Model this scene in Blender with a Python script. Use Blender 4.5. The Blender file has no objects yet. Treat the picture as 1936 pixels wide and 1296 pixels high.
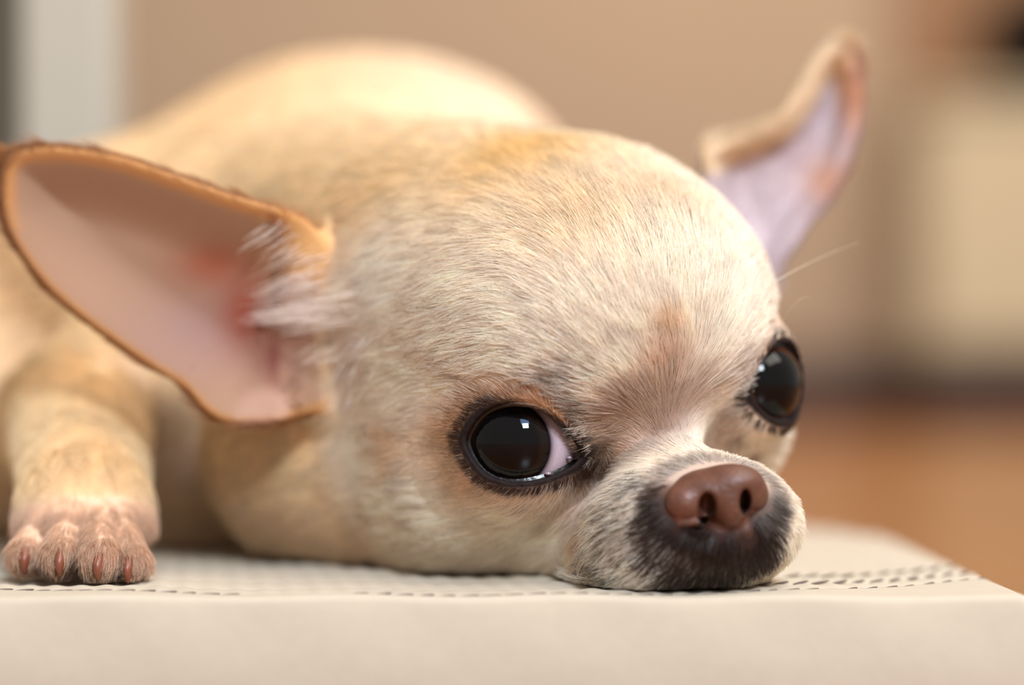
import bpy, math, time
T0 = time.time()
import numpy as np
from mathutils import Vector

# ------------------------------------------------------------------ camera, world, light
CM = 0.01                     # everything below is laid out in centimetres
FPX, CX, CY, HC = 4033.0, 968.0, 720.0, 3.5
def at(px, py, d):            # photo pixel + distance (cm) -> point in the room (cm); z = 0 is the mat's top
    return np.array([(px - CX) / FPX * d, d, HC - (py - CY) / FPX * d])
scn = bpy.context.scene
cam_d = bpy.data.cameras.new('camera'); cam = bpy.data.objects.new('camera', cam_d)
scn.collection.objects.link(cam); scn.camera = cam
cam.location = (0, 0, HC * CM); cam.rotation_euler = (math.pi / 2, 0, 0)
cam_d.sensor_width = 36; cam_d.lens = 75.0; cam_d.shift_y = (CY - 648) / 1936.0
cam_d.clip_start = 0.005; cam_d.clip_end = 50
cam_d.dof.use_dof = True; cam_d.dof.focus_distance = 0.363; cam_d.dof.aperture_fstop = 75e-3 / 0.019
scn.view_settings.view_transform = 'Standard'; scn.view_settings.look = 'None'
scn.view_settings.gamma = 1; scn.view_settings.use_curve_mapping = False
scn.view_settings.exposure = 0.34
world = bpy.data.worlds.new('world'); scn.world = world; world.use_nodes = True
world.node_tree.nodes['Background'].inputs[0].default_value = (1.0, 0.95, 0.9, 1)
world.node_tree.nodes['Background'].inputs[1].default_value = 0.44
def area(name, loc, target, sx, sy, power, col):
    l = bpy.data.lights.new(name, 'AREA'); l.shape = 'RECTANGLE'; l.size = sx; l.size_y = sy
    l.energy = power; l.color = col
    o = bpy.data.objects.new(name, l); scn.collection.objects.link(o); o.location = loc
    o.rotation_euler = (Vector(target) - Vector(loc)).to_track_quat('-Z', 'Y').to_euler()
    return o
area('window_pane_light', (0.40, -0.95, 1.08), (0, .38, .04), .34, .30, 26, (0.80, 0.91, 1.0))
area('window_upper_light', (0.40, -0.95, 1.48), (0, .38, .04),   .55, .42, 8, (0.35, 0.55, 1.0))
area('overhead_fill', (1.0, 0.0, 1.9), (0, .45, 0), 1.5, 1.5, 38, (1.0, 0.93, 0.85))  # added soft fill from above, makes up for the dim world
area('room_lamp', (0.5, 1.7, 1.9), (0.75, 3.3, .25), .6, .6, 27, (1.0, 0.86, 0.70))

# ------------------------------------------------------------------ helpers
def S(c):                     # sRGB 0-255 -> linear
    c = np.asarray(c, float) / 255.0
    return np.where(c <= 0.04045, c / 12.92, ((c + 0.055) / 1.055) ** 2.4)
def sstep(a, b, x):
    t = np.clip((x - a) / (b - a), 0, 1); return t * t * (3 - 2 * t)
def link(o, parent=None):
    scn.collection.objects.link(o)
    if parent is not None: o.parent = parent
    return o
def mesh_obj(name, v, f, mat=None, parent=None, smooth=True):
    me = bpy.data.meshes.new(name)
    v = np.asarray(v, np.float32) * CM; f = np.asarray(f, np.int32)
    if f.ndim == 2:
        n, k = f.shape
        me.vertices.add(len(v)); me.vertices.foreach_set('co', v.ravel())
        me.loops.add(n * k); me.loops.foreach_set('vertex_index', f.ravel())
        me.polygons.add(n); me.polygons.foreach_set('loop_start', np.arange(0, n * k, k, dtype=np.int32))
    me.update(calc_edges=True); me.validate()
    me.polygons.foreach_set('use_smooth', [smooth] * len(me.polygons))
    if mat: me.materials.append(mat)
    return link(bpy.data.objects.new(name, me), parent)

def surface_nets(xs, ys, zs, F):
    """zero surface of the sampled field F (negative inside) on a rectilinear grid -> verts, quads"""
    nx, ny, nz = F.shape
    ins = F < 0
    c = np.zeros((nx - 1, ny - 1, nz - 1), np.int8)
    for i in (0, 1):
        for j in (0, 1):
            for k in (0, 1): c += ins[i:nx - 1 + i, j:ny - 1 + j, k:nz - 1 + k]
    act = (c > 0) & (c < 8)
    I, J, K = np.nonzero(act)
    idx = np.full(act.shape, -1, np.int32); idx[I, J, K] = np.arange(len(I))
    acc = np.zeros((len(I), 3)); cnt = np.zeros(len(I))
    G = (xs, ys, zs)
    cor = [(i, j, k) for i in (0, 1) for j in (0, 1) for k in (0, 1)]
    for a in range(8):
        for b in range(a + 1, 8):
            d = [cor[b][q] - cor[a][q] for q in range(3)]
            if sum(abs(t) for t in d) != 1: continue
            fa = F[I + cor[a][0], J + cor[a][1], K + cor[a][2]]; fb = F[I + cor[b][0], J + cor[b][1], K + cor[b][2]]
            m = (fa < 0) != (fb < 0)
            t = np.where(m, fa / np.where(m, fa - fb, 1), 0)
            for q, A in enumerate((I, J, K)):
                pa = G[q][A + cor[a][q]]; pb = G[q][A + cor[b][q]]
                acc[:, q] += np.where(m, pa + t * (pb - pa), 0)
            cnt += m
    V = acc / cnt[:, None]
    quads = []
    for ax in range(3):
        sl0 = [slice(1, -1)] * 3; sl1 = [slice(1, -1)] * 3
        sl0[ax] = slice(0, -1); sl1[ax] = slice(1, None)
        A = ins[tuple(sl0)]; B = ins[tuple(sl1)]
        for flip, m in ((False, A & ~B), (True, ~A & B)):
            P = list(np.nonzero(m))
            o = [1, 1, 1]; o[ax] = 0
            P = [P[q] + o[q] for q in range(3)]
            u, v = (ax + 1) % 3, (ax + 2) % 3
            def cell(du, dv):
                Q = [P[0].copy(), P[1].copy(), P[2].copy()]
                Q[u] -= du; Q[v] -= dv
                return idx[Q[0], Q[1], Q[2]]
            q4 = np.stack([cell(1, 1), cell(0, 1), cell(0, 0), cell(1, 0)], 1)
            if flip: q4 = q4[:, ::-1]
            quads.append(q4)
    return V, np.concatenate(quads)

def polygonise(sdf, xs, ys, zs, blk=4, slack=1.35):
    """evaluate the field coarsely, refine only near the surface"""
    cx, cy, cz = xs[::blk], ys[::blk], zs[::blk]
    X, Y, Z = np.meshgrid(cx, cy, cz, indexing='ij')
    C = sdf(np.stack([X.ravel(), Y.ravel(), Z.ravel()], 1)).reshape(X.shape)
    ix = np.minimum(np.arange(len(xs)) // blk, len(cx) - 1); iy = np.minimum(np.arange(len(ys)) // blk, len(cy) - 1)
    iz = np.minimum(np.arange(len(zs)) // blk, len(cz) - 1)
    F = C[np.ix_(ix, iy, iz)].astype(np.float32)
    dy = np.gradient(ys)
    r = slack * blk * np.sqrt((xs[1] - xs[0]) ** 2 + (zs[1] - zs[0]) ** 2 + dy[None, :, None] ** 2)
    m = np.abs(F) < r
    I, J, K = np.nonzero(m)
    for s in range(0, len(I), 400000):
        e = slice(s, s + 400000)
        F[I[e], J[e], K[e]] = sdf(np.stack([xs[I[e]], ys[J[e]], zs[K[e]]], 1))
    F[0] = 1; F[-1] = 1; F[:, 0] = 1; F[:, -1] = 1; F[:, :, 0] = 1; F[:, :, -1] = 1
    return surface_nets(xs, ys, zs, F)

def smooth_mesh(v, f, it=2, lam=0.5):
    e = np.concatenate([f[:, [0, 1]], f[:, [1, 2]], f[:, [2, 3]], f[:, [3, 0]]])
    n = len(v); deg = np.bincount(e[:, 0], minlength=n) + np.bincount(e[:, 1], minlength=n)
    for k in range(it):
        for l in (lam, -lam * 1.03):
            a = np.stack([np.bincount(e[:, 0], v[e[:, 1], q], n) + np.bincount(e[:, 1], v[e[:, 0], q], n) for q in range(3)], 1)
            v = v + l * (a / np.maximum(deg, 1)[:, None] - v)
    return v

# distance functions (cm)
def ell(p, c, r):
    q = (p - c) / r; k0 = np.sqrt((q * q).sum(1)); k1 = np.sqrt(((q / r) ** 2).sum(1)) + 1e-9
    return k0 * (k0 - 1) / k1
def sph(p, c, r): return np.sqrt(((p - c) ** 2).sum(1)) - r
def cap(p, a, b, ra, rb):
    a = np.asarray(a, float); b = np.asarray(b, float); ab = b - a
    t = np.clip(((p - a) @ ab) / (ab @ ab), 0, 1)
    return np.sqrt(((p - a - t[:, None] * ab) ** 2).sum(1)) - (ra + (rb - ra) * t)
def smin(a, b, k):
    h = np.clip(k - np.abs(a - b), 0, None) / k; return np.minimum(a, b) - h * h * k * 0.25
def smax(a, b, k): return -smin(-a, -b, k)
def poly2(x, y, P):           # signed 2-D distance to polygon P, negative inside
    P = np.asarray(P, float); d = np.full(len(x), 1e18); s = np.ones(len(x))
    n = len(P)
    for i in range(n):
        ax, ay = P[i]; bx, by = P[i - 1]
        ex, ey = bx - ax, by - ay; wx, wy = x - ax, y - ay
        t = np.clip((wx * ex + wy * ey) / (ex * ex + ey * ey), 0, 1)
        d = np.minimum(d, (wx - ex * t) ** 2 + (wy - ey * t) ** 2)
        c1 = y >= ay; c2 = y < by; c3 = ex * wy > ey * wx
        s = np.where((c1 & c2 & c3) | (~c1 & ~c2 & ~c3), -s, s)
    return s * np.sqrt(d)
def spline_closed(P, n=8):    # Catmull-Rom through the points
    P = np.asarray(P, float); out = []
    for i in range(len(P)):
        a, b, c, d = P[i - 1], P[i], P[(i + 1) % len(P)], P[(i + 2) % len(P)]
        for t in np.arange(n) / n:
            out.append(0.5 * (2 * b + (c - a) * t + (2 * a - 5 * b + 4 * c - d) * t * t + (3 * b - a - 3 * c + d) * t ** 3))
    return np.array(out)
def topx(p): return CX + FPX * p[:, 0] / p[:, 1], CY - FPX * (p[:, 2] - HC) / p[:, 1]

# ------------------------------------------------------------------ the dog's shape
def rot(x, y, z):
    x, y, z = map(math.radians, (x, y, z)); cx, sx, cy, sy, cz, sz = math.cos(x), math.sin(x), math.cos(y), math.sin(y), math.cos(z), math.sin(z)
    return (np.array([[cy, 0, sy], [0, 1, 0], [-sy, 0, cy]]) @ np.array([[1, 0, 0], [0, cx, -sx], [0, sx, cx]]) @ np.array([[cz, -sz, 0], [sz, cz, 0], [0, 0, 1]]))
HR = rot(13.3, -8.3, 21.0); HCEN = np.array([1.10, 39.6, 4.30])
def H(x, y, z): return HR @ np.array([x, y, z], float) + HCEN      # head frame (x to its left, y back, z up) -> world
def unit(v): v = np.asarray(v, float); return v / np.linalg.norm(v)

class Eye: pass
def make_eye(c, r, n, gaze, pts):
    e = Eye(); e.c = np.asarray(c, float); e.r = r; e.n = unit(n); e.up = unit(np.array([0, 0, 1.0]) - e.n * e.n[2])
    e.e1 = np.cross(e.up, -e.n); e.e1 = unit(e.e1); e.g = unit(gaze)
    e.poly = spline_closed(pts, 8); return e
def lid_outline(P, c, r, n):  # outline traced on the eyeball -> offsets in the eye's own plane
    n = unit(n); up = unit(np.array([0, 0, 1.0]) - n * n[2]); e1 = unit(np.cross(up, -n)); out = []
    for x, y in P:
        o = np.array([0, 0, HC]); d = unit(at(x, y, 1.0) - o + np.array([0, 0, 0])); w = c - o
        b = w @ d; h = r * r - (w @ w - b * b); t = b - math.sqrt(max(h, 0)); q = o + d * t - c
        q = q / np.linalg.norm(q) * r / 1.0; out.append((q @ e1, q @ up))
    return out
_lc = at(984, 838, 37.15)
EL = make_eye(_lc, 1.06, (-0.10, -1, 0.02), (-0.27, -1, -0.01),
    lid_outline([(888, 842), (896, 812), (920, 784), (955, 769), (1000, 768), (1036, 783), (1064, 812), (1084, 842), (1092, 862), (1074, 880), (1040, 896), (1000, 906), (955, 906), (916, 888)], _lc, 1.06 * 1.03, (-0.10, -1, 0.02)))
ER = make_eye(at(1417, 726, 38.6), 0.93, (0.72, -0.69, 0.0), (0.60, -0.85, 0.0),
    [(-.84, .10), (-.74, .40), (-.45, .62), (-.05, .68), (.35, .60), (.68, .32), (.80, .02), (.66, -.32), (.35, -.56), (0, -.64), (-.38, -.60), (-.7, -.42), (-.82, -.2)])
EYES = (EL, ER)

EARL = spline_closed([(650, 540), (616, 468), (580, 416), (520, 392), (440, 368), (360, 340), (280, 312), (200, 290), (110, 278), (45, 283), (12, 305), (2, 350), (8, 415), (40, 480), (90, 545), (150, 598), (220, 650), (290, 698), (345, 732), (385, 775), (430, 800), (500, 800), (560, 790), (640, 740), (660, 560)], 4)
EARR = spline_closed([(1330, 300), (1395, 262), (1455, 238), (1495, 190), (1530, 130), (1570, 92), (1605, 100), (1625, 160), (1622, 235), (1598, 320), (1565, 380), (1520, 440), (1480, 500), (1440, 560), (1400, 520), (1350, 420)], 4)
def ear_l(p):
    px, py = topx(p); s = poly2(px, py, EARL) / 104.0
    inn = np.clip(-s, 0, 1.6)
    mid = 38.2 + (620 - px) / 600 * 0.9 + (py - 450) / 400 * 0.4 + 0.8 * sstep(-.2, 1.4, inn) + 1.5 * sstep(520, 670, px)
    t = 0.13 + 0.05 * sstep(0, 1, inn)
    return smax(np.abs(p[:, 1] - mid) * 0.8 - t, s, 0.12)
def ear_r(p):
    px, py = topx(p); s = poly2(px, py, EARR) / 95.0
    inn = np.clip(-s, 0, 1.0)
    mid = 42.3 + (px - 1400) / 200 * 1.0 + 0.9 * sstep(0, .7, inn)
    return smax(np.abs(p[:, 1] - mid) * 0.75 - 0.16, s, 0.14)

def head_core(p):
    q = (p - HCEN) @ HR; a = q.copy(); a[:, 0] = np.abs(a[:, 0])
    d = ell(q, (0, 0.5, 0.3), (3.75, 3.9, 3.35))
    d = smin(d, ell(q, (0, -1.5, 0.5), (3.0, 2.4, 2.3)), 0.8)
    d = smin(d, ell(a, (2.3, 0.0, -1.6), (1.7, 2.3, 2.0)), 0.9)                  # cheeks
    d = smin(d, cap(q, (0, -2.6, -1.5), (0, -4.5, -2.35), .82, .60), 0.6)        # bridge
    d = smin(d, ell(a, (.85, -3.75, -3.0), (1.0, 1.3, .95)), 0.5)                # muzzle pads
    d = smin(d, ell(p, at(1315, 988, 36.25), (1.70, 1.30, 1.18)), 0.35)              # upper lip around the nose
    d = smin(d, ell(q, (0, -2.6, -3.6), (1.7, 2.2, 1.1)), 0.6)                   # jaw
    d = smin(d, ell(q, (0, 0.2, -2.8), (2.7, 3.0, 2.0)), 0.9)                    # throat
    for s, e in ((-1, EL), (1, ER)):
        d = smin(d, sph(p, e.c, e.r + 0.16), 0.55)
    return d
def body_core(p):
    d = ell(p, at(690, 400, 55), (5.6, 7.5, 3.95))                                  # back and haunch
    d = smin(d, ell(p, at(330, 560, 50), (5.2, 5.0, 3.7)), 2.0)                    # ribcage / shoulder
    d = smin(d, ell(p, at(10, 760, 50), (4.0, 4.5, 3.9)), 1.0)                     # far thigh
    d = smin(d, cap(p, at(620, 560, 47), at(860, 560, 42), 4.2, 3.4), 2.0)         # neck
    d = smin(d, cap(p, at(610, 850, 42.3), at(840, 930, 40.5), 2.3, 1.8), 1.0)
    d = smin(d, ell(p, at(390, 905, 46.5), (2.9, 2.6, 2.3)), .8)                  # chest on the mat     # loose throat skin
    d = smin(d, cap(p, at(300, 700, 45.5), at(120, 800, 44.0), 2.0, 1.4), 0.8)     # upper arm
    return d
WR = at(160, 925, 39.6)
TOES = [(52, 1040, 37.6, .30), (118, 1045, 37.2, .34), (190, 1052, 37.0, .36), (246, 1058, 37.3, .34)]
def leg_core(p):
    d = cap(p, at(150, 780, 43.5), WR, 1.35, 1.12)
    d = smin(d, ell(p, at(160, 995, 38.8), (1.22, 1.2, .50)), 0.9)
    for x, y, dd, r in TOES:
        d = smin(d, cap(p, at(0.5 * x + 0.5 * 158, 962, 38.7), at(x, y, dd), r * .95, r), 0.10)
        d = smin(d, sph(p, at(x, y + 8, dd - .05), r), 0.1)
    return d
def eye_cut(p, e):
    w = p - e.c; x = w @ e.e1; z = w @ e.up; n = w @ e.n
    return smax(poly2(x, z, e.poly * 1.05), -n + 0.05, .05)
def dog_sdf(p):
    d = head_core(p)
    b = body_core(p); d = smin(d, b, 1.3)
    d = smin(d, leg_core(p), 0.35)
    m = (p[:, 0] < -2) & (p[:, 1] < 42.5) & (p[:, 1] > 35.5) & (p[:, 2] > 1.2)
    el = np.full(len(p), 9.0); el[m] = ear_l(p[m]); d = smin(d, el, 0.7)
    m = (p[:, 0] > 2.5) & (p[:, 1] > 39.5) & (p[:, 2] > 4)
    er = np.full(len(p), 9.0); er[m] = ear_r(p[m]); d = smin(d, er, 0.45)
    # folds at the foot of the ear, gap behind the jaw
    
    d = smax(d, -ell(p, at(415, 742, 38.0), (.22, .5, .16)), .12)
    d = smax(d, -ell(p, at(940, 1112, 36.6), (.55, 1.2, .24)), .2)
    # ear canal hollow
    d = smax(d, -ell(p, at(535, 665, 38.2), (.55, 1.0, .8)), 0.3)
    # furrow between brow and muzzle
    d = smax(d, -cap(p, at(1175, 868, 35.45), at(1290, 832, 35.15), .10, .12), .25); d = smax(d, -cap(p, at(1290, 832, 35.15), at(1405, 835, 35.9), .12, .10), .25)
    # seat of the nose leather
    d = smax(d, -ell(p, at(1356, 955, 34.85), (.80, .80, .46)), 0.10)
    # tear troughs and brow creases
    for a, b_, r in ((at(1120, 862, 35.85), at(1145, 905, 35.7), .06), (at(1402, 812, 37.0), at(1440, 868, 36.9), .10)):
        d = smax(d, -cap(p, a, b_, r, r), 0.18)
    for e in EYES:
        m = sph(p, e.c, e.r + 1.2) < 0.2; c = np.maximum(eye_cut(p[m], e), sph(p[m], e.c, e.r + 1.2))
        d[m] = smax(d[m], -c, 0.08)
        d = np.maximum(d, -sph(p, e.c, e.r + 0.015))
    return smax(d, -(p[:, 2] - 0.02), 0.25)

STEP = 0.06
_ys = [33.8]
while _ys[-1] < 66: _ys.append(_ys[-1] + (STEP if _ys[-1] < 42.5 else min(.35, STEP + (_ys[-1] - 42.5) * .05)))
XS = np.arange(-14.5, 8.6, STEP); YS = np.array(_ys); ZS = np.arange(-0.3, 13.8, STEP)
BV, BF = polygonise(dog_sdf, XS, YS, ZS)
BV = smooth_mesh(BV, BF, 3)
print('dog verts', len(BV), time.time() - T0, flush=True)

from mathutils.bvhtree import BVHTree
_bvh = BVHTree.FromPolygons(BV.tolist(), BF.tolist())
def on(px, py):               # the point of the dog's surface seen at a photo pixel
    d = at(px, py, 1.0) - np.array([0, 0, HC]); d /= np.linalg.norm(d)
    h = _bvh.ray_cast(Vector((0, 0, HC)), Vector(d))
    return np.array(h[0]) if h[0] is not None else at(px, py, 38)
# ------------------------------------------------------------------ nose leather shape
DN = 34.75
def nz(px, py, dd=0): return at(px, py, DN + dd)
def nose_sdf(p):
    d = ell(p, nz(1356, 932, .66), (.80, .60, .42))
    d = smin(d, ell(p, nz(1388, 912, .54), (.48, .46, .30)), .15)                # top plane
    d = smin(d, ell(p, nz(1296, 952, .42), (.36, .34, .33)), .10)                # near wing
    d = smin(d, cap(p, nz(1262, 968, .50), nz(1288, 990, .30), .085, .085), .08)  # rolled lower edge of the wing
    d = smin(d, cap(p, nz(1288, 990, .30), nz(1318, 990, .20), .085, .07), .06)
    d = smin(d, ell(p, nz(1424, 938, .62), (.24, .30, .28)), .10)                # far wing
    d = smin(d, cap(p, nz(1420, 968, .50), nz(1442, 966, .66), .07, .07), .06)
    d = smin(d, ell(p, nz(1378, 958, .44), (.30, .38, .40)), .12)                # pillar between the nostrils
    d = smin(d, ell(p, nz(1358, 1008, .62), (.28, .36, .26)), .12)               # two lip lobes
    d = smin(d, ell(p, nz(1402, 1004, .66), (.26, .36, .26)), .12)
    d = smax(d, -ell(p, nz(1338, 962, .02), (.15, .50, .26)), .06)
    d = smax(d, -cap(p, nz(1340, 985, -.02), nz(1300, 1008, .18), .09, .05), .05)
    d = smax(d, -ell(p, nz(1409, 950, .16), (.10, .50, .22)), .05)
    d = smax(d, -cap(p, nz(1411, 972, .12), nz(1442, 988, .42), .075, .05), .05)
    d = smax(d, -cap(p, nz(1382, 978, .02), nz(1383, 1050, .22), .015, .04), .06)
    return d
# ------------------------------------------------------------------ noise
_rs = np.random.RandomState(7)
_lat = _rs.rand(32, 32, 32)
def vnoise(p, scale):
    q = np.asarray(p) / scale + 57.3; i = np.floor(q).astype(int); f = q - i; f = f * f * (3 - 2 * f); i %= 32; j = (i + 1) % 32
    def L(a, b, c): return _lat[a, b, c]
    x0, y0, z0 = i.T; x1, y1, z1 = j.T; fx, fy, fz = f.T
    c00 = L(x0, y0, z0) * (1 - fx) + L(x1, y0, z0) * fx; c10 = L(x0, y1, z0) * (1 - fx) + L(x1, y1, z0) * fx
    c01 = L(x0, y0, z1) * (1 - fx) + L(x1, y0, z1) * fx; c11 = L(x0, y1, z1) * (1 - fx) + L(x1, y1, z1) * fx
    return (c00 * (1 - fy) + c10 * fy) * (1 - fz) + (c01 * (1 - fy) + c11 * fy) * fz      # 0..1

# ------------------------------------------------------------------ coat: regions, colour, direction
def regions(p):
    hd = head_core(p); bd = np.minimum(body_core(p), 9)
    el = np.where(p[:, 0] < -2, np.abs(ear_l(p)), 9.0); er = np.where(p[:, 0] > 2.5, np.abs(ear_r(p)), 9.0)
    w_el = sstep(.30, .05, el) * sstep(.10, .7, hd) * sstep(-.1, .25, bd)
    w_er = sstep(.30, .05, er) * sstep(.10, .6, hd)
    lg = leg_core(p)
    w_lg = sstep(.5, .1, lg) * sstep(0.3, 1.0, bd) * (p[:, 0] < -5)
    w_hd = sstep(.9, -.1, hd) * (1 - w_el) * (1 - w_er) * (1 - w_lg)
    return w_el, w_er, w_lg, w_hd
def eye_dist(p, e):           # distance (cm) outside the lid opening, signed
    w = p - e.c
    l = np.sqrt((w ** 2).sum(1)); k = e.r / np.maximum(l, 1e-6)
    x = w @ e.e1 * k; z = w @ e.up * k; n = w @ e.n
    d = poly2(x, z, e.poly) + np.clip(-n, 0, 9)
    o = np.clip(l - e.r - .2, 0, 9)
    return np.where(d > 0, np.sqrt(d * d + o * o), np.maximum(d, o - .02))
# patch = (centre, radius cm, colour, strength)
PATCH = [
    (on(1010, 300), 1.7, (238, 204, 136), .9), (on(760, 330), 1.25, (236, 204, 140), .75),
    (on(1120, 430), 1.0, (236, 204, 150), .45), (on(1270, 400), .8, (234, 206, 166), .5),
    (on(1272, 660), .26, (224, 176, 112), .55), (on(1262, 720), .30, (206, 152, 104), .45),
    (on(1200, 785), .38, (170, 116, 84), .6), (on(1290, 780), .38, (176, 122, 90), .5),
    (on(1360, 730), .28, (170, 128, 104), .5), (on(1385, 780), .25, (120, 74, 58), .6),
    (on(1080, 735), .35, (146, 110, 80), .5), (on(1120, 790), .25, (130, 88, 62), .6),
    (on(1135, 868), .24, (62, 34, 28), .95), (on(1165, 895), .28, (160, 98, 60), .7), (on(1130, 940), .28, (176, 120, 84), .6),
    (on(1090, 900), .2, (88, 50, 38), .7),
    (on(1425, 850), .16, (140, 66, 46), .9), (on(1400, 820), .14, (120, 66, 54), .7),
    (on(1110, 990), .30, (222, 178, 128), .6), (on(1130, 1070), .3, (196, 158, 120), .4),
    (on(850, 835), .55, (226, 184, 130), .6), (on(770, 830), .5, (230, 192, 142), .5),
    (on(890, 920), .4, (226, 188, 144), .5),
    (on(520, 1080), 1.3, (214, 176, 128), .5), (on(480, 900), 1.1, (216, 176, 122), .5),
    (on(640, 700), .5, (206, 170, 130), .4), (on(650, 590), .35, (150, 104, 84), .4),
    (on(1500, 560), .8, (226, 210, 196), .5),
]
PATCH += [(on(1255, 822), .45, (160, 108, 78), .75), (on(1335, 835), .36, (188, 142, 108), .75), (on(1180, 850), .35, (190, 140, 104), .6), (on(1380, 800), .3, (214, 176, 150), .5), (on(610, 445), .5, (226, 178, 116), .8)]
PATCHP = [(at(86, 1050, 37.2), at(95, 1085, 37.0)), (at(154, 1045, 37.0), at(152, 1088, 36.8)), (at(219, 1048, 37.0), at(222, 1088, 36.9))]
EARTOP = on(615, 445)
PATCH += [(on(1100, 812), .15, (96, 60, 44), .8), (on(1122, 842), .17, (80, 48, 36), .9), (on(1085, 780), .14, (130, 88, 58), .7), (on(1152, 884), .15, (66, 38, 30), .9), (on(1105, 892), .16, (92, 54, 42), .8), (on(622, 636), .16, (84, 50, 42), .9), (on(590, 638), .14, (110, 70, 62), .8), (on(648, 630), .14, (110, 74, 60), .8)]  # last three paint the shade of the crease between ear and head
PATCH += [(on(720, 500), .9, (255, 248, 240), .7), (on(690, 640), .5, (252, 240, 234), .6)]
DARKM = [(on(1285, 1012), .36, 1.0), (on(1330, 1020), .36, 1.0), (on(1240, 985), .3, .9), (on(1340, 1075), .80, 1.0), (on(1262, 1030), .50, .9), (on(1425, 1040), .55, 1.0), (on(1350, 1010), .5, 1.0), (on(1255, 940), .28, .8)]
SPECK = [(on(1180, 1000), .55, .5), (on(1150, 1075), .55, .6), (on(1215, 920), .35, .55), (on(1080, 730), .45, .25), (on(1120, 800), .35, .3)]
EARFOOT = [(at(490, 775, 38.4), .8)]
def mix(a, b, w): return a + (b - a) * w[:, None]
def coat_colour(p, skin=False, rnd=None):
    w_el, w_er, w_lg, w_hd = regions(p)
    n = len(p)
    body = mix(np.tile(S((246, 222, 180)), (n, 1)), S((248, 230, 206)), sstep(-7, 0, p[:, 0]) * sstep(7, 10.5, p[:, 2]))
    body = mix(body, S((214, 160, 100)), .8 * np.exp(-((p - at(60, 590, 49)) ** 2).sum(1) / 2.6 ** 2))  # orange-brown shade between haunch and foreleg, painted into the coat
    body = mix(body, S((244, 224, 196)), sstep(3, 0, p[:, 2]))
    head = np.tile(S((254, 243, 228)), (n, 1))
    for c, r, col, s in PATCH:
        head = mix(head, S(col), s * np.exp(-((p - c) ** 2).sum(1) / (r * r)))
    col = mix(body, head, w_hd)
    if skin: col = mix(col, S((206, 158, 128)), np.full(n, .55))
    # orbit colour
    for e in EYES:
        d = eye_dist(p, e); up = sstep(-.3, .5, (p - e.c) @ e.up)
        col = mix(col, S((190, 130, 66)), (.7 if e is EL else .3) * sstep(.36, .10, d) * (.25 + .75 * up))
        col = mix(col, S((30, 18, 15) if skin else (66, 37, 27) if e is EL else (50, 30, 23)), sstep((.15 if e is EL else .07) - .03 * up, .02, d))
    dk = np.zeros(n)
    for c, r, s in DARKM: dk = np.maximum(dk, s * sstep(1.35, .55, np.sqrt(((p - c) ** 2).sum(1)) / r))
    if rnd is not None: dk = sstep(-.2, .2, dk - rnd) * .97
    col = mix(col, S((56, 31, 22)), dk)
    if rnd is not None:
        sp = np.zeros(n)
        for c, r, s in SPECK: sp = np.maximum(sp, s * np.exp(-((p - c) ** 2).sum(1) / (r * r)))
        col = mix(col, S((86, 70, 60)), (rnd < sp) * .8)
    mm = np.sqrt(((p - nz(1360, 950, .5)) ** 2).sum(1)) < 1.6
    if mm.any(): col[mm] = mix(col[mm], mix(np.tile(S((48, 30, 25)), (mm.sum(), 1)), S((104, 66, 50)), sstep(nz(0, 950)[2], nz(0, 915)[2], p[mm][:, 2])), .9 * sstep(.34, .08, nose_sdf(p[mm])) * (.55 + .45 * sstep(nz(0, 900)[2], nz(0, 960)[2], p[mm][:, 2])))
    # ears
    px, py = topx(p)
    s = -poly2(px, py, EARL) / 104.0
    yl = (py - (430 + (px - 400) * .62)) / 104.0
    e = np.tile(S((158, 122, 96)), (n, 1))
    g = lambda x, y, r, c, k, e: mix(e, S(c), k * np.exp(-(((px - x) / r[0]) ** 2 + ((py - y) / r[1]) ** 2)))
    e = g(380, 630, (150, 90), (152, 116, 108), .75, e); e = g(200, 480, (140, 110), (164, 126, 100), .7, e)
    e = g(400, 500, (75, 45), (150, 74, 50), .8, e); e = g(465, 590, (50, 70), (140, 64, 46), .9, e); e = g(525, 680, (40, 60), (104, 46, 38), .95, e)  # red skin, partly light shining through, and the deep ear's shade, painted in
    e = mix(e, S((196, 132, 68)), sstep(.38, .06, s) * sstep(560, 420, py + (300 - px) * .25) * sstep(700, 520, px) * (py < 470 + (px - 200) * .2))
    e = mix(e, S((176, 124, 76)), sstep(.22, .05, s))
    e = g(590, 470, (60, 70), (212, 160, 100), .9, e)
    e = mix(e, S((222, 186, 122)), (p[:, 1] > 40.4) * 1.0)
    col = mix(col, e, w_el)
    for c, r in EARFOOT: col = mix(col, S((190, 150, 132)), .5 * sstep(1, .5, np.sqrt(((p - c) ** 2).sum(1)) / r))
    s = -poly2(px, py, EARR) / 95.0
    e = np.tile(S((196, 178, 180)), (n, 1))
    e = mix(e, S((230, 208, 176)), sstep(.55, .35, s) * (px < 1560 + (300 - py) * .3) * (py < 340))
    e = g(1615, 190, (26, 90), (206, 150, 114), .95, e); e = g(1560, 350, (45, 50), (200, 146, 110), .8, e)
    col = mix(col, e, w_er)
    col = mix(col, S((196, 150, 100)), .8 * np.exp(-((p - EARTOP) ** 2).sum(1) / .7 ** 2))
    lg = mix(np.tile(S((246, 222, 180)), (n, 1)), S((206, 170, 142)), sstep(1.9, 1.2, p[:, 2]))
    for a_, b_ in PATCHP: lg = mix(lg, S((70, 40, 28)), .9 * sstep(.22, .06, cap(p, a_, b_, .0, .02)))  # gaps between the toes darkened, shade painted into the fur colour
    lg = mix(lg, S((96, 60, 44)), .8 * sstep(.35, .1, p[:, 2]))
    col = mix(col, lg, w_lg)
    return col
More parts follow.
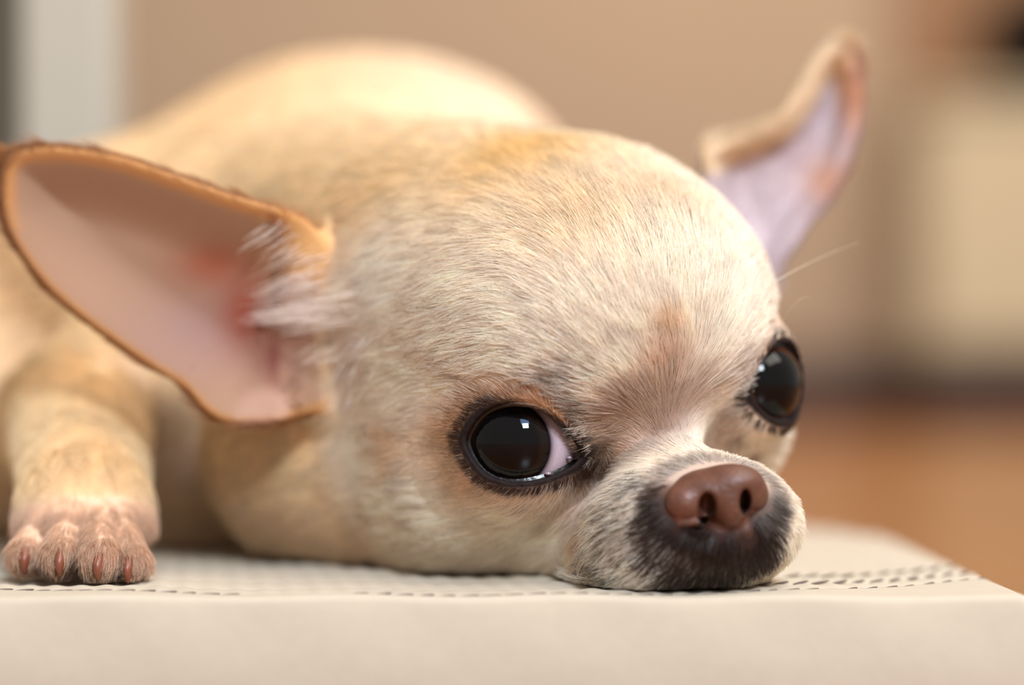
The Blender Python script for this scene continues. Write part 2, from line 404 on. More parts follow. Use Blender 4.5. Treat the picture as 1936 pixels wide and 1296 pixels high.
def coat_dir(p, nrm):
    w_el, w_er, w_lg, w_hd = regions(p)
    q = (p - HCEN) @ HR
    O = (at(1365, 925, 35.4) - HCEN) @ HR
    r = q - O; r /= np.linalg.norm(r, axis=1)[:, None]
    sx = np.sign(q[:, 0]); ax = np.abs(q[:, 0])
    lat = sstep(.3, 2.8, ax) * sstep(-3.9, -2.6, q[:, 1])
    r = r + lat[:, None] * np.stack([sx * .5, np.full(len(p), .9), -.75 * np.ones(len(p))], 1) * (sstep(-2.5, 1.5, q[:, 2]) * 1.4 + .15)[:, None]
    hd = r @ HR.T
    for e in EYES:            # hair parts around the eyes
        w = p - e.c; d = eye_dist(p, e)
        rad = w - (w @ e.n)[:, None] * e.n; rad /= np.linalg.norm(rad, axis=1)[:, None] + 1e-6
        hd = hd / np.linalg.norm(hd, axis=1)[:, None] + rad * (1.1 * sstep(.6, .05, d))[:, None]
    hd /= np.linalg.norm(hd, axis=1)[:, None]
    bd = np.tile(np.array([-.5, .75, -.35]), (len(p), 1)); bd /= np.linalg.norm(bd[0])
    d = hd * w_hd[:, None] + bd * (1 - w_hd)[:, None]
    d = d * (1 - w_el)[:, None] + w_el[:, None] * np.array([-.85, .15, .5])
    d = d * (1 - w_er)[:, None] + w_er[:, None] * np.array([.45, .1, .88])
    d = d * (1 - w_lg)[:, None] + w_lg[:, None] * np.array([0, -.5, -.85])
    for c, r in EARFOOT:
        w = sstep(1.1, .6, np.sqrt(((p - c) ** 2).sum(1)) / r)[:, None]; d = d * (1 - w) + w * np.array([-.35, -.3, -.9])
    d = d - (d * nrm).sum(1)[:, None] * nrm
    return d / (np.linalg.norm(d, axis=1)[:, None] + 1e-6)

# ------------------------------------------------------------------ materials
def new_mat(name):
    m = bpy.data.materials.new(name); m.use_nodes = True
    return m, m.node_tree, m.node_tree.nodes['Principled BSDF']
def simple(name, col, rough=.6, spec=.5, bump=None):
    m, nt, b = new_mat(name)
    b.inputs['Base Color'].default_value = (*S(col), 1); b.inputs['Roughness'].default_value = rough
    b.inputs['Specular IOR Level'].default_value = spec
    if bump:
        t = nt.nodes.new('ShaderNodeTexNoise'); t.inputs['Scale'].default_value = bump[0]; t.inputs['Detail'].default_value = 5
        c = nt.nodes.new('ShaderNodeTexCoord'); nt.links.new(c.outputs['Object'], t.inputs['Vector'])
        u = nt.nodes.new('ShaderNodeBump'); u.inputs['Strength'].default_value = bump[1]; u.inputs['Distance'].default_value = .0005
        nt.links.new(t.outputs['Fac'], u.inputs['Height']); nt.links.new(u.outputs['Normal'], b.inputs['Normal'])
        mx = nt.nodes.new('ShaderNodeMixRGB'); mx.blend_type = 'MULTIPLY'; mx.inputs[0].default_value = bump[2] if len(bump) > 2 else .15
        mx.inputs[1].default_value = (*S(col), 1); nt.links.new(t.outputs['Fac'], mx.inputs[2]); nt.links.new(mx.outputs[0], b.inputs['Base Color'])
    return m
def attr_mat(name, rough, spec=.2, sss=0):
    m, nt, b = new_mat(name)
    a = nt.nodes.new('ShaderNodeAttribute'); a.attribute_name = 'coat'
    nt.links.new(a.outputs['Color'], b.inputs['Base Color']); b.inputs['Roughness'].default_value = rough
    b.inputs['Specular IOR Level'].default_value = spec
    if sss:
        b.inputs['Subsurface Weight'].default_value = sss; b.inputs['Subsurface Radius'].default_value = (1, .35, .2); b.inputs['Subsurface Scale'].default_value = .003
    return m, nt, b
M_skin, nt, b = attr_mat('dog_skin', .75, .2, .15)
M_fur = bpy.data.materials.new('dog_fur'); M_fur.use_nodes = True; nt = M_fur.node_tree; nt.nodes.remove(nt.nodes['Principled BSDF'])
_a = nt.nodes.new('ShaderNodeAttribute'); _a.attribute_name = 'coat'
_d = nt.nodes.new('ShaderNodeBsdfDiffuse'); _t = nt.nodes.new('ShaderNodeBsdfTranslucent'); _g = nt.nodes.new('ShaderNodeBsdfGlossy'); _g.inputs['Roughness'].default_value = .45
_g.inputs['Color'].default_value = (1, .96, .9, 1)
_m1 = nt.nodes.new('ShaderNodeMixShader'); _m1.inputs[0].default_value = .48; _m2 = nt.nodes.new('ShaderNodeMixShader'); _m2.inputs[0].default_value = .035
nt.links.new(_a.outputs['Color'], _d.inputs['Color']); nt.links.new(_a.outputs['Color'], _t.inputs['Color'])
nt.links.new(_d.outputs[0], _m1.inputs[1]); nt.links.new(_t.outputs[0], _m1.inputs[2]); nt.links.new(_m1.outputs[0], _m2.inputs[1]); nt.links.new(_g.outputs[0], _m2.inputs[2])
nt.links.new(_m2.outputs[0], nt.nodes['Material Output'].inputs['Surface'])
M_nose, nt, b = attr_mat('nose_leather', .45, .4)
_n = nt.nodes.new('ShaderNodeTexVoronoi'); _n.inputs['Scale'].default_value = 1500; _c = nt.nodes.new('ShaderNodeTexCoord'); nt.links.new(_c.outputs['Object'], _n.inputs['Vector'])
_u = nt.nodes.new('ShaderNodeBump'); _u.inputs['Strength'].default_value = .25; _u.inputs['Distance'].default_value = .0003
nt.links.new(_n.outputs['Distance'], _u.inputs['Height']); nt.links.new(_u.outputs['Normal'], b.inputs['Normal'])
M_lid = simple('eyelid_skin', (15, 9, 8), .25, .5, (900, .3, .2))
M_claw = simple('claw_horn', (118, 62, 40), .4, .5)

# ------------------------------------------------------------------ dog body
dog = mesh_obj('dog', BV, BF, M_skin)
dog['label'] = 'cream and tan short-haired small dog lying on the beige mat, chin down'; dog['category'] = 'dog'
BN = np.zeros(len(BV) * 3, np.float32); dog.data.vertex_normals.foreach_get('vector', BN); BN = BN.reshape(-1, 3).astype(float)
vc = coat_colour(BV, True)
at_ = dog.data.color_attributes.new('coat', 'FLOAT_COLOR', 'POINT')
at_.data.foreach_set('color', np.c_[vc, np.ones(len(vc))].astype(np.float32).ravel())

# ------------------------------------------------------------------ eyes
def eyeball(e, iris_r, name='eyeball'):
    # sphere with a slight corneal bulge, pole along the gaze; rings land on iris/pupil borders
    g = e.g; u = unit(np.cross(g, (0, 0, 1))); v = np.cross(u, g)
    th_i = math.asin(iris_r / e.r); th = np.concatenate([np.linspace(0.001, th_i, 20), np.linspace(th_i * 1.03, math.pi - .02, 34)])
    V, C = [], []
    rnd = np.random.RandomState(3)
    for t in th:
        rr = e.r * (1 + .035 * (1 - (t / th_i) ** 2) ** 1.0) if t < th_i else e.r
        for k in range(72):
            a = 2 * math.pi * k / 72
            V.append(e.c + rr * (math.cos(t) * g + math.sin(t) * (math.cos(a) * u + math.sin(a) * v)))
            f = t / th_i
            streak = .8 + .4 * rnd.rand()
            if f < .74: c = S((10, 8, 8))
            elif f < .97: c = S((20, 13, 10) if e is EL else (60, 33, 17)) * streak * (1 + .6 * sstep(.75, .9, f))
            elif f < 1.06: c = S((16, 11, 12))
            else: c = (S((188, 172, 178)) * sstep(1.0, 1.22, f) + S((84, 70, 78)) * (1 - sstep(1.0, 1.22, f))) * (1 - .6 * sstep(1.35, 1.75, f))  # eye white darkens towards the lids, shading painted into its colour
            C.append(c)
    F = [[i * 72 + k, i * 72 + (k + 1) % 72, (i + 1) * 72 + (k + 1) % 72, (i + 1) * 72 + k] for i in range(len(th) - 1) for k in range(72)]
    V.append(e.c + e.r * 1.035 * g); C.append(S((10, 8, 8)))
    m, nt, b = attr_mat('eye_surface', .35, .5)
    b.inputs['Coat Weight'].default_value = 1.0; b.inputs['Coat Roughness'].default_value = .015; b.inputs['Coat IOR'].default_value = 1.3
    b.inputs['Specular IOR Level'].default_value = 0
    nz = nt.nodes.new('ShaderNodeTexNoise'); nz.inputs['Scale'].default_value = 260
    a = nt.nodes['Attribute']; mx = nt.nodes.new('ShaderNodeMixRGB'); mx.blend_type = 'MULTIPLY'; mx.inputs[0].default_value = .5
    rp = nt.nodes.new('ShaderNodeValToRGB'); rp.color_ramp.elements[0].position = .35; rp.color_ramp.elements[0].color = (.75, .45, .6, 1); rp.color_ramp.elements[1].position = .6
    nt.links.new(nz.outputs['Fac'], rp.inputs[0]); nt.links.new(a.outputs['Color'], mx.inputs[1]); nt.links.new(rp.outputs[0], mx.inputs[2]); nt.links.new(mx.outputs[0], b.inputs['Base Color'])
    o = mesh_obj(name, V[:-1], F, m, dog)
    me = o.data; ca = me.color_attributes.new('coat', 'FLOAT_COLOR', 'POINT'); ca.data.foreach_set('color', np.c_[np.array(C[:-1]), np.ones(len(C) - 1)].astype(np.float32).ravel())
    return o
def eyelid(e):
    P = spline_closed(e.poly[::4], 6); cen = P.mean(0)
    dn = np.roll(P, -1, 0) - np.roll(P, 1, 0); nn = np.stack([dn[:, 1], -dn[:, 0]], 1); nn /= np.linalg.norm(nn, axis=1)[:, None]
    if ((nn * (P - cen)).sum(1)).mean() < 0: nn = -nn
    rings = [(-.05, .97), (-.02, 1.01), (.0, 1.045), (.02, 1.065), (.045, 1.078), (.07, 1.07), (.10, 1.045), (.15, .98)]
    V = []
    for off, rr in rings:
        for (x, z), (a, b_) in zip(P, nn):
            x2, z2 = x + a * off, z + b_ * off; l = math.hypot(x2, z2)
            if l > e.r * .96: x2 *= e.r * .96 / l; z2 *= e.r * .96 / l; l = e.r * .96
            y = math.sqrt(e.r ** 2 - l * l)
            V.append(e.c + rr * (x2 * e.e1 + z2 * e.up + y * e.n))
    n = len(P); F = [[i * n + k, i * n + (k + 1) % n, (i + 1) * n + (k + 1) % n, (i + 1) * n + k] for i in range(len(rings) - 1) for k in range(n)]
    return mesh_obj('eyelid', V, F, M_lid, dog)
for e in EYES:
    eyeball(e, .71); eyelid(e)

# ------------------------------------------------------------------ nose leather
st = .022
c0, c1 = nz(1225, 1070, 0), nz(1475, 860, 0)
NV, NF = polygonise(nose_sdf, np.arange(c0[0], c1[0], st), np.arange(34.3, 36.4, st), np.arange(c0[2], c1[2], st))
NV = smooth_mesh(NV, NF, 2)
nose = mesh_obj('nose', NV, NF, M_nose, dog)
_h = sstep(nz(0, 1035)[2], nz(0, 975)[2], NV[:, 2]); _k = vnoise(NV, .12)
_ns = sstep(.05, -.05, np.minimum.reduce([ell(NV, nz(1338, 964, .16), (.135, .30, .25)), cap(NV, nz(1342, 982, .10), nz(1306, 1003, .26), .09, .03), ell(NV, nz(1409, 952, .34), (.09, .30, .21)), cap(NV, nz(1381, 990, .08), nz(1384, 1060, .25), .0, .0)]))
_w = np.exp(-((NV - nz(1285, 960, .2)) ** 2).sum(1) / .3 ** 2)
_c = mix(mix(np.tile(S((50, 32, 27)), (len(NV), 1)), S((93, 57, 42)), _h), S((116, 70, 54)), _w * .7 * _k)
_c = mix(_c, S((22, 13, 12)), _ns * .9)  # shade inside nostrils and groove painted into the leather colour
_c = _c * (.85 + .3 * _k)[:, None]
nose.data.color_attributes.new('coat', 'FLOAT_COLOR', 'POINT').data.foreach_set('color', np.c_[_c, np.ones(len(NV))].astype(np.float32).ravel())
nose['label'] = 'brown leathery nose with two dark nostrils'

M_tear = simple('tear_film', (150, 128, 138), .03, .8)
for px_, py_, r_ in ((1076, 866, .035), (1036, 896, .045), (1046, 902, .03), (1089, 856, .02)):
    o_ = np.array([0, 0, HC]); d_ = unit(at(px_, py_, 1.0) - o_); w_ = EL.c - o_; b_ = w_ @ d_; R_ = EL.r * 1.05
    q_ = o_ + d_ * (b_ - math.sqrt(max(R_ * R_ - (w_ @ w_ - b_ * b_), 0)))
    n_, m_ = 10, 8
    V = [q_ + r_ * np.array([math.sin(math.pi * i / m_) * math.cos(2 * math.pi * k / n_) * 1.4, math.sin(math.pi * i / m_) * math.sin(2 * math.pi * k / n_), math.cos(math.pi * i / m_) * .7]) for i in range(m_ + 1) for k in range(n_)]
    mesh_obj('tear', V, [[i * n_ + k, i * n_ + (k + 1) % n_, (i + 1) * n_ + (k + 1) % n_, (i + 1) * n_ + k] for i in range(m_) for k in range(n_)], M_tear, dog)
# ------------------------------------------------------------------ claws
for x, y, dd, r in TOES:
    a = at(x - 2, y - 2, dd - r * .8); V = []; 
    tip = at(x - 4, y + 46, dd - r * 1.35); ax_ = tip - a; L = np.linalg.norm(ax_); ax_ /= L
    u = unit(np.cross(ax_, (0, 1, 0))); v = np.cross(ax_, u)
    for i, t in enumerate(np.linspace(0, 1, 8)):
        rr = .125 * (1 - t ** 1.8) ** .6 + .012
        cpt = a + ax_ * L * t + np.array([0, -.10, .0]) * math.sin(t * math.pi)
        for k in range(10): V.append(cpt + rr * (math.cos(k * math.pi / 5) * u * .75 + math.sin(k * math.pi / 5) * v))
    F = [[i * 10 + k, i * 10 + (k + 1) % 10, (i + 1) * 10 + (k + 1) % 10, (i + 1) * 10 + k] for i in range(7) for k in range(10)]
    mesh_obj('claw', V, F, M_claw, dog)

# ------------------------------------------------------------------ fur
def fur():
    print('fur start', time.time() - T0)
    rs = np.random.RandomState(11)
    T = np.concatenate([BF[:, [0, 1, 2]], BF[:, [0, 2, 3]]])
    A, B, C = BV[T[:, 0]], BV[T[:, 1]], BV[T[:, 2]]
    area_ = np.linalg.norm(np.cross(B - A, C - A), axis=1) / 2; cen = (A + B + C) / 3
    w_el, w_er, w_lg, w_hd = regions(cen)
    near = sstep(46, 40, cen[:, 1])
    dens = 170 + 1000 * near + 900 * w_hd * sstep(40.5, 38.5, cen[:, 1]) + 500 * sstep(2.6, 1.8, np.sqrt(((cen - at(1330, 1000, 35.2)) ** 2).sum(1)))
    dens = np.where(cen[:, 2] < .03, 0, dens)
    dens = dens * (1 - .35 * w_el)
    # none on the nose, in the sockets
    nd = np.full(len(cen), 9.0); mm = np.sqrt(((cen - nz(1360, 960, .4)) ** 2).sum(1)) < 2; nd[mm] = nose_sdf(cen[mm]); dens = np.where(nd < .03, 0, dens)
    for e in EYES:
        dd = eye_dist(cen, e); inner = (np.sqrt(((cen - e.c) ** 2).sum(1)) < e.r + .05)
        dens = np.where((dd < .01) | inner, 0, dens)
    exp_ = area_ * dens; N = int(exp_.sum()); cdf = np.cumsum(exp_); cdf /= cdf[-1]
    ti = np.searchsorted(cdf, rs.rand(N)); u = rs.rand(N, 1); v = rs.rand(N, 1); fl = (u + v) > 1; u = np.where(fl, 1 - u, u); v = np.where(fl, 1 - v, v)
    t = T[ti]; P = BV[t[:, 0]] * (1 - u - v) + BV[t[:, 1]] * u + BV[t[:, 2]] * v
    Nn = BN[t[:, 0]] * (1 - u - v) + BN[t[:, 1]] * u + BN[t[:, 2]] * v; Nn /= np.linalg.norm(Nn, axis=1)[:, None]
    w_el, w_er, w_lg, w_hd = regions(P)
    D = coat_dir(P, Nn)
    Bn = np.cross(Nn, D)
    # locks: neighbouring hairs lean together
    s1 = vnoise(P, .16) - .5; s2 = vnoise(P + 31, .45) - .5; s3 = vnoise(P + 77, .10) - .5
    ang = .20 * s1 + .40 * s2 + rs.randn(N) * .05
    D = D * np.cos(ang)[:, None] + Bn * np.sin(ang)[:, None]
    L = .60 * np.ones(N)
    L = L * (1 - w_hd) + w_hd * (.54 + .20 * sstep(35.6, 37, P[:, 1]))
    dm = np.sqrt(((P - on(1330, 980)) ** 2).sum(1)); L *= 1 - .5 * w_hd * sstep(1.9, .8, dm)
    for e in EYES: L *= 1 - .68 * sstep(.5, .06, eye_dist(P, e))
    inner_ear = w_el * (Nn[:, 1] < -.2)
    L = L * (1 - .72 * inner_ear); L = L * (1 - .6 * w_er * (Nn[:, 1] < 0)); L *= (1 - .45 * w_lg * sstep(2.0, 1.0, P[:, 2]))
    for c, r in EARFOOT: L *= 1 - .6 * sstep(1.1, .6, np.sqrt(((P - c) ** 2).sum(1)) / r)
    L *= .75 + .5 * rs.rand(N)
    lift = .125 + .11 * s3 + .06 * rs.rand(N)
    lift *= np.where(inner_ear > .5, .6, 1)
    far = sstep(40, 46, P[:, 1])
    R = .0054 + .010 * far + .0015 * w_hd * 0
    K = 5; s = np.linspace(0, 1, K)
    pts = np.zeros((N, K, 3))
    bend = (rs.randn(N) * .06 + .16 * s1)[:, None]
    for k in range(K):
        hgt = (lift * s[k] - .10 * s[k] ** 2)[:, None]
        pts[:, k] = P + L[:, None] * (D * s[k] + Nn * hgt + Bn * bend * s[k] ** 2) - Nn * .01
    nr = np.nonzero((P[:, 1] < 41) & (w_hd > .3))[0]
    tipd = np.zeros(len(nr))
    for c0_ in range(0, len(nr), 200000): sl = nr[c0_:c0_ + 200000]; tipd[c0_:c0_ + 200000] = dog_sdf(pts[sl, -1])
    bad = nr[tipd < .01]
    for k in range(1, K):
        f = dog_sdf(pts[bad, k]); pts[bad, k] += Nn[bad] * np.clip(.035 * s[k] + .015 - f, 0, .5)[:, None]
    pts[:, :, 2] = np.maximum(pts[:, :, 2], .012)
    rnd = rs.rand(N)
    col = coat_colour(P, False, rnd)
    shade = (.88 + .22 * rs.rand(N)) * (1 + .22 * (vnoise(P + 13, .22) - .5))
    col = np.clip(col * shade[:, None], 0, 1)
    cu = bpy.data.hair_curves.new('fur'); cu.add_curves([K] * N)
    cu.position_data.foreach_set('vector', (pts * CM).astype(np.float32).ravel())
    rad = (R[:, None] * (1 - .75 * s[None, :] ** 2)) * CM
    ra = cu.attributes.get('radius') or cu.attributes.new('radius', 'FLOAT', 'POINT')
    ra.data.foreach_set('value', rad.astype(np.float32).ravel())
    ca = cu.attributes.new('coat', 'FLOAT_COLOR', 'CURVE'); ca.data.foreach_set('color', np.c_[col, np.ones(N)].astype(np.float32).ravel())
    cu.materials.append(M_fur)
    o = link(bpy.data.objects.new('fur', cu), dog); o['kind'] = 'stuff'
    print('hairs', N, time.time() - T0, flush=True)
def tufts():
    rs = np.random.RandomState(5); P, Q, Cc = [], [], []
    def strand(a, d, L, sag, out):
        K = 6; s = np.linspace(0, 1, K)[:, None]
        return a + d * L * s + np.array([0, 0, -1]) * sag * s ** 2 + np.array([0, -1, 0]) * out * np.sin(s * math.pi * .8)
    for px, py, ln, dx, dy, n in ((600, 490, .8, -1, .35, 40), (590, 520, 1.0, -1, .30, 60), (600, 548, 1.15, -1, .12, 70), (606, 575, 1.2, -1, .05, 80), (615, 600, 1.2, -1, .0, 80), (624, 612, 1.0, -1, .05, 50), (628, 662, .7, -1, .35, 40), (560, 470, .7, -.9, .6, 40), (520, 440, .6, -.9, .6, 40), (560, 600, .9, -1, .1, 50),
                                  (685, 650, .5, -.7, .8, 24), (672, 690, .5, -.5, .95, 24), (665, 730, .5, -.5, .95, 24), (650, 600, .7, -1, .2, 50), (660, 560, .7, -1, .15, 50)):
        tip = rs.randn(3) * .05
        for k in range(n // 2):
            a = on(px + rs.randn() * 16, py + rs.randn() * 12)
            d = unit(np.array([dx, -.02, -dy]) + tip + rs.randn(3) * .05 + np.array([0, 0, (a[2] - on(px, py)[2]) * -.9]))
            Q.append(strand(a, d, ln * (.6 + .5 * rs.rand()), .10 * rs.rand(), .10 + .12 * rs.rand())); Cc.append(S((246, 232, 220)) * (.85 + .15 * rs.rand()))
    Q = np.array(Q); N = len(Q); cu = bpy.data.hair_curves.new('ear_tuft'); cu.add_curves([6] * N)
    cu.position_data.foreach_set('vector', (Q * CM).astype(np.float32).ravel())
    ra = cu.attributes.get('radius') or cu.attributes.new('radius', 'FLOAT', 'POINT')
    ra.data.foreach_set('value', (np.ones((N, 1)) * (.006 * (1 - .7 * np.linspace(0, 1, 6)))[None] * CM).astype(np.float32).ravel())
    cu.attributes.new('coat', 'FLOAT_COLOR', 'CURVE').data.foreach_set('color', np.c_[np.array(Cc), np.ones(N)].astype(np.float32).ravel())
    cu.materials.append(M_fur); o = link(bpy.data.objects.new('ear_tuft', cu), dog); o['kind'] = 'stuff'
fur(); tufts()
# whiskers
M_whisk = simple('whisker_hair', (236, 222, 200), .4, .4)
def whisker(a, b_, c, r=.006):
    a, b_, c = map(np.asarray, (a, b_, c)); V = []; F = []; n = 14
    for i in range(n):
        t = i / (n - 1); q = (1 - t) ** 2 * a + 2 * t * (1 - t) * b_ + t * t * c; rr = r * (1 - .85 * t)
        for k in range(4): V.append(q + rr * np.array([math.cos(k * math.pi / 2), 0, math.sin(k * math.pi / 2)]) + rr * np.array([0, math.sin(k * 1.57), 0]))
    F = [[i * 4 + k, i * 4 + (k + 1) % 4, (i + 1) * 4 + (k + 1) % 4, (i + 1) * 4 + k] for i in range(n - 1) for k in range(4)]
    mesh_obj('whisker', V, F, M_whisk, dog)
whisker(on(1436, 552), at(1520, 495, 38.0), at(1625, 458, 38.4)); whisker(on(1480, 610), at(1500, 565, 37.5), at(1530, 560, 37.6), .004)
whisker(on(1200, 955), at(1120, 985, 34.4), at(1070, 1050, 34.6), .004); whisker(on(1190, 985), at(1110, 1020, 34.5), at(1060, 1085, 34.8), .004)


# ------------------------------------------------------------------ mat
M_mat = simple('mat_cloth', (186, 171, 151), .9, .15, (300, .15, .08))
def y1(x): return 35.05 + .018 * np.minimum(x + 1, 0) ** 2 + .05 * np.maximum(x - 1.0, 0) ** 2
def mat():
    xs = np.arange(-16, 8.62, .06)
    front = 34.85
    ty = np.concatenate([np.arange(0, 8, .06), np.arange(8, 30, .5)])
    X, Tt = np.meshgrid(xs, ty, indexing='ij')
    yb = np.interp(xs, [-16, -4, 7.05, 8.1, 8.45], [64, 64, 51.5, 48.7, 47.5])     # back edge
    Y = front + Tt * ((yb - front) / ty[-1])[:, None]
    c = (Y - y1(X)) / 1.25
    row = np.floor(c); fr = c - row
    tw = .5 + .5 * np.sin(2 * math.pi * (X / .46 + row * .37) + 3.0 * fr)
    prof = np.sqrt(np.clip(np.sin(math.pi * np.clip(fr, 0, 1)), 0, 1))
    Z = -.13 * (1 - prof) - .035 * (1 - tw) * (1 - .3 * prof)
    Z = np.where(Y < y1(X), -.02 - .03 * np.clip(c + 1, 0, 1) * 0, Z)
    Z = Z + .02 * np.sin(X * 1.7)
    Z -= .12 * sstep(.3, 0, 8.6 - X)
    nx, ny = X.shape
    V = [np.stack([X, Y, Z], -1).reshape(-1, 3)]
    idx = np.arange(nx * ny).reshape(nx, ny)
    F = [np.stack([idx[:-1, :-1], idx[1:, :-1], idx[1:, 1:], idx[:-1, 1:]], -1).reshape(-1, 4)]
    # rounded front roll down to the floor
    prof2 = [(-.05, -.015), (-.09, -.05), (-.12, -.12), (-.15, -.3), (-.30, -.9), (-.30, -1.6), (-.26, -2.3), (-.12, -2.9), (.1, -3.0)]
    prev = idx[:, 0]; off = nx * ny
    for dy, dz in prof2:
        wob = .015 * np.sin(xs * 2.1 + dz * 3)
        V.append(np.stack([xs, front + dy + wob, Z[:, 0] * (1 if dz > -.3 else 0) + dz], 1)); cur = np.arange(off, off + nx); off += nx
        F.append(np.stack([prev[:-1], cur[:-1], cur[1:], prev[1:]], -1)); prev = cur
    # right side wall
    prev = idx[-1, :]
    for dx, dz in ((.06, -.2), (.09, -.4), (.09, -1.5), (.09, -3.0)):
        V.append(np.stack([np.full(ny, 8.57) + dx, Y[-1], np.full(ny, dz)], 1)); cur = np.arange(off, off + ny); off += ny
        F.append(np.stack([prev[:-1], cur[:-1], cur[1:], prev[1:]], -1)); prev = cur
    # close the near right corner
    ez = [0.0] + [p_[1] for p_ in prof2]; ey = [0.0] + [p_[0] for p_ in prof2]
    A = np.array([(xs[-1], front + a, Z[-1, 0] * (1 if b > -.3 else 0) + b) for a, b in zip(ey, ez)]); Bq = A.copy(); Bq[:, 1] = front; Bq[:, 0] += .06
    V.append(A); V.append(Bq); m_ = len(A); F.append(np.array([[off + i, off + m_ + i, off + m_ + i + 1, off + i + 1] for i in range(m_ - 1)])); off += 2 * m_
    o = mesh_obj('floor_mat', np.concatenate(V), np.concatenate(F), M_mat)
    o['label'] = 'thick beige corded fabric mat under the lying dog'; o['category'] = 'mat'
    return o
the_mat = mat()
M_thread = simple('seam_thread', (96, 82, 74), .8, .2)
def stitches():
    n, m = 8, 7
    V = [(math.cos(math.pi * i / (m - 1)) * -.5, .5 * math.sin(math.pi * i / (m - 1)) ** .7 * math.cos(2 * math.pi * k / n), .5 * math.sin(math.pi * i / (m - 1)) ** .7 * math.sin(2 * math.pi * k / n)) for i in range(m) for k in range(n)]
    F = [[i * n + k, i * n + (k + 1) % n, (i + 1) * n + (k + 1) % n, (i + 1) * n + k] for i in range(m - 1) for k in range(n)]
    rs = np.random.RandomState(4); first = None
    for row, (xa, xb) in enumerate(((-10.5, 8.3), (1.5, 8.3), (5.0, 8.3))):
        x = -15.5
        while x < 8.3:
            y = y1(np.array([x]))[0] + row * 1.25
            dy = y1(np.array([x + .2]))[0] - y1(np.array([x]))[0]
            ln = .34 + .16 * rs.rand()
            if xa < x < xb and (row or not (-4.6 < x < -2.9)) and y > 34.9 and rs.rand() > .06:
                if first is None: o = mesh_obj('stitch', V, F, M_thread, the_mat); first = o
                else: o = link(first.copy(), the_mat)
                o.location = np.array([x, y, -.035 + .02 * math.sin(x * 1.7)]) * CM; o.scale = (ln, .08, .05)
                o.rotation_euler = (0, -.12 + .08 * rs.rand(), math.atan2(dy, .2) + .25)
            x += .36
stitches()

# ------------------------------------------------------------------ room
def box(name, x0, x1, y0, y1_, z0, z1, mat_, parent=None, bev=.0):
    V = [(x, y, z) for x in (x0, x1) for y in (y0, y1_) for z in (z0, z1)]
    F = [(0, 1, 3, 2), (4, 6, 7, 5), (0, 4, 5, 1), (2, 3, 7, 6), (0, 2, 6, 4), (1, 5, 7, 3)]
    o = mesh_obj(name, V, F, mat_, parent, smooth=False)
    if bev:
        md = o.modifiers.new('bevel', 'BEVEL'); md.width = bev * CM; md.segments = 3
    return o
def wood(name, c1, c2, rough, scale):
    m, nt, b = new_mat(name)
    tc = nt.nodes.new('ShaderNodeTexCoord'); mp = nt.nodes.new('ShaderNodeMapping'); mp.inputs['Scale'].default_value = scale
    n = nt.nodes.new('ShaderNodeTexNoise'); n.inputs['Scale'].default_value = 6; n.inputs['Detail'].default_value = 6
    r = nt.nodes.new('ShaderNodeValToRGB'); r.color_ramp.elements[0].position = .3; r.color_ramp.elements[0].color = (*S(c1), 1); r.color_ramp.elements[1].position = .7; r.color_ramp.elements[1].color = (*S(c2), 1)
    nt.links.new(tc.outputs['Object'], mp.inputs[0]); nt.links.new(mp.outputs[0], n.inputs['Vector']); nt.links.new(n.outputs['Fac'], r.inputs[0]); nt.links.new(r.outputs[0], b.inputs['Base Color'])
    b.inputs['Roughness'].default_value = rough
    return m
M_floor = wood('floor_wood', (128, 76, 32), (158, 100, 46), .25, (1.2, 8, 1))
M_wall = simple('wall_paint', (180, 156, 132), .9, .2, (3, .1, .12))
M_base = wood('baseboard_wood', (56, 32, 24), (72, 42, 30), .5, (1, 1, 8))
M_cream = simple('cream_paint', (190, 174, 144), .6, .3, (6, .05, .1))
M_white = simple('white_paint', (176, 167, 150), .5, .4, (8, .05, .1))
M_dark = simple('dark_cloth', (92, 88, 78), .9, .2, (8, .05, .2))
M_black = simple('black_enamel', (14, 11, 10), .8, .1)
FZ = -3.0
fl = box('floor', -260, 300, -260, 345, FZ - 2, FZ, M_floor); fl['kind'] = 'structure'
wl = box('wall_back', -260, 300, 335, 345, FZ, 260, M_wall); wl['kind'] = 'structure'
bb = box('baseboard_back', -260, 300, 333, 335, FZ, 8, M_base); bb['kind'] = 'structure'
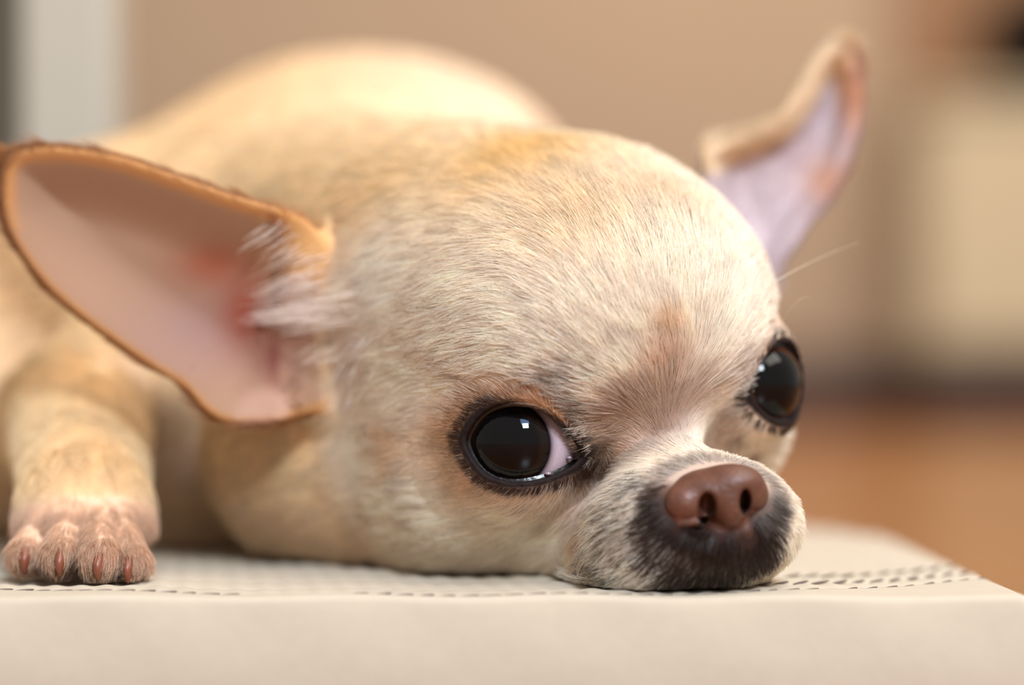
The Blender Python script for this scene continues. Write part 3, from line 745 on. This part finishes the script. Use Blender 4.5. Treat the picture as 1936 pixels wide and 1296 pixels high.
def thing(name, label, cat, loc):
    o = bpy.data.objects.new(name, None); scn.collection.objects.link(o); o.location = np.array(loc) * CM
    o['label'] = label; o['category'] = cat
    return o
def rel(o, root):
    o.parent = root
    o.location = -np.array(root.location); return o
cab = thing('cabinet', 'cream painted low cabinet against the wall, at the far right', 'cabinet', (95, 310, FZ))
for nm, d_, mt, bv in (('body', (57.5, 135, 300, 333, 7, 42), M_cream, .6), ('plinth', (59, 134, 306, 333, FZ, 7), M_base, 0),
                       ('top', (56.5, 136, 298, 333, 42, 44), M_cream, .5),
                       ('door', (58.5, 95, 298.6, 300, 9, 40.5), M_cream, .4), ('door', (96, 133.5, 298.6, 300, 9, 40.5), M_cream, .4)):
    o = box(nm, *d_, mt, None, bv); rel(o, cab)
board = box('backboard', 60, 135, 331.5, 333, 44, 80, wood('backboard_wood', (122, 82, 44), (146, 100, 54), .5, (8, 1, 1)))
board['label'] = 'brown wooden board leaning behind the dark pot on the cream cabinet'; board['category'] = 'board'
def lathe(name, prof, cx, cy, mt, n=32, parent=None):
    V = [(cx + r * math.cos(2 * math.pi * k / n), cy + r * math.sin(2 * math.pi * k / n), z) for r, z in prof for k in range(n)]
    F = [[i * n + k, i * n + (k + 1) % n, (i + 1) * n + (k + 1) % n, (i + 1) * n + k] for i in range(len(prof) - 1) for k in range(n)]
    return mesh_obj(name, V, F, mt, parent)
pot = lathe('pot', [(.1, 44), (7, 44.1), (9.2, 46), (10, 51), (9.6, 57), (8.6, 59.5), (8.8, 60.3), (8.0, 59.9), (7.8, 54), (4, 46.5), (.1, 45.6)], 79, 313, M_black)
pot['label'] = 'black round pot standing on the cream cabinet'; pot['category'] = 'pot'
post = box('post', -13.4, -10.85, 58, 60.6, FZ, 60, M_white, None, .25)
post['label'] = 'pale grey upright post behind the standing left ear'; post['category'] = 'post'
cur = box('curtain', -75, -52.5, 240, 246, FZ, 200, M_dark, None, 1.5)
cur['label'] = 'dark grey hanging curtain at the far left edge'; cur['category'] = 'curtain'
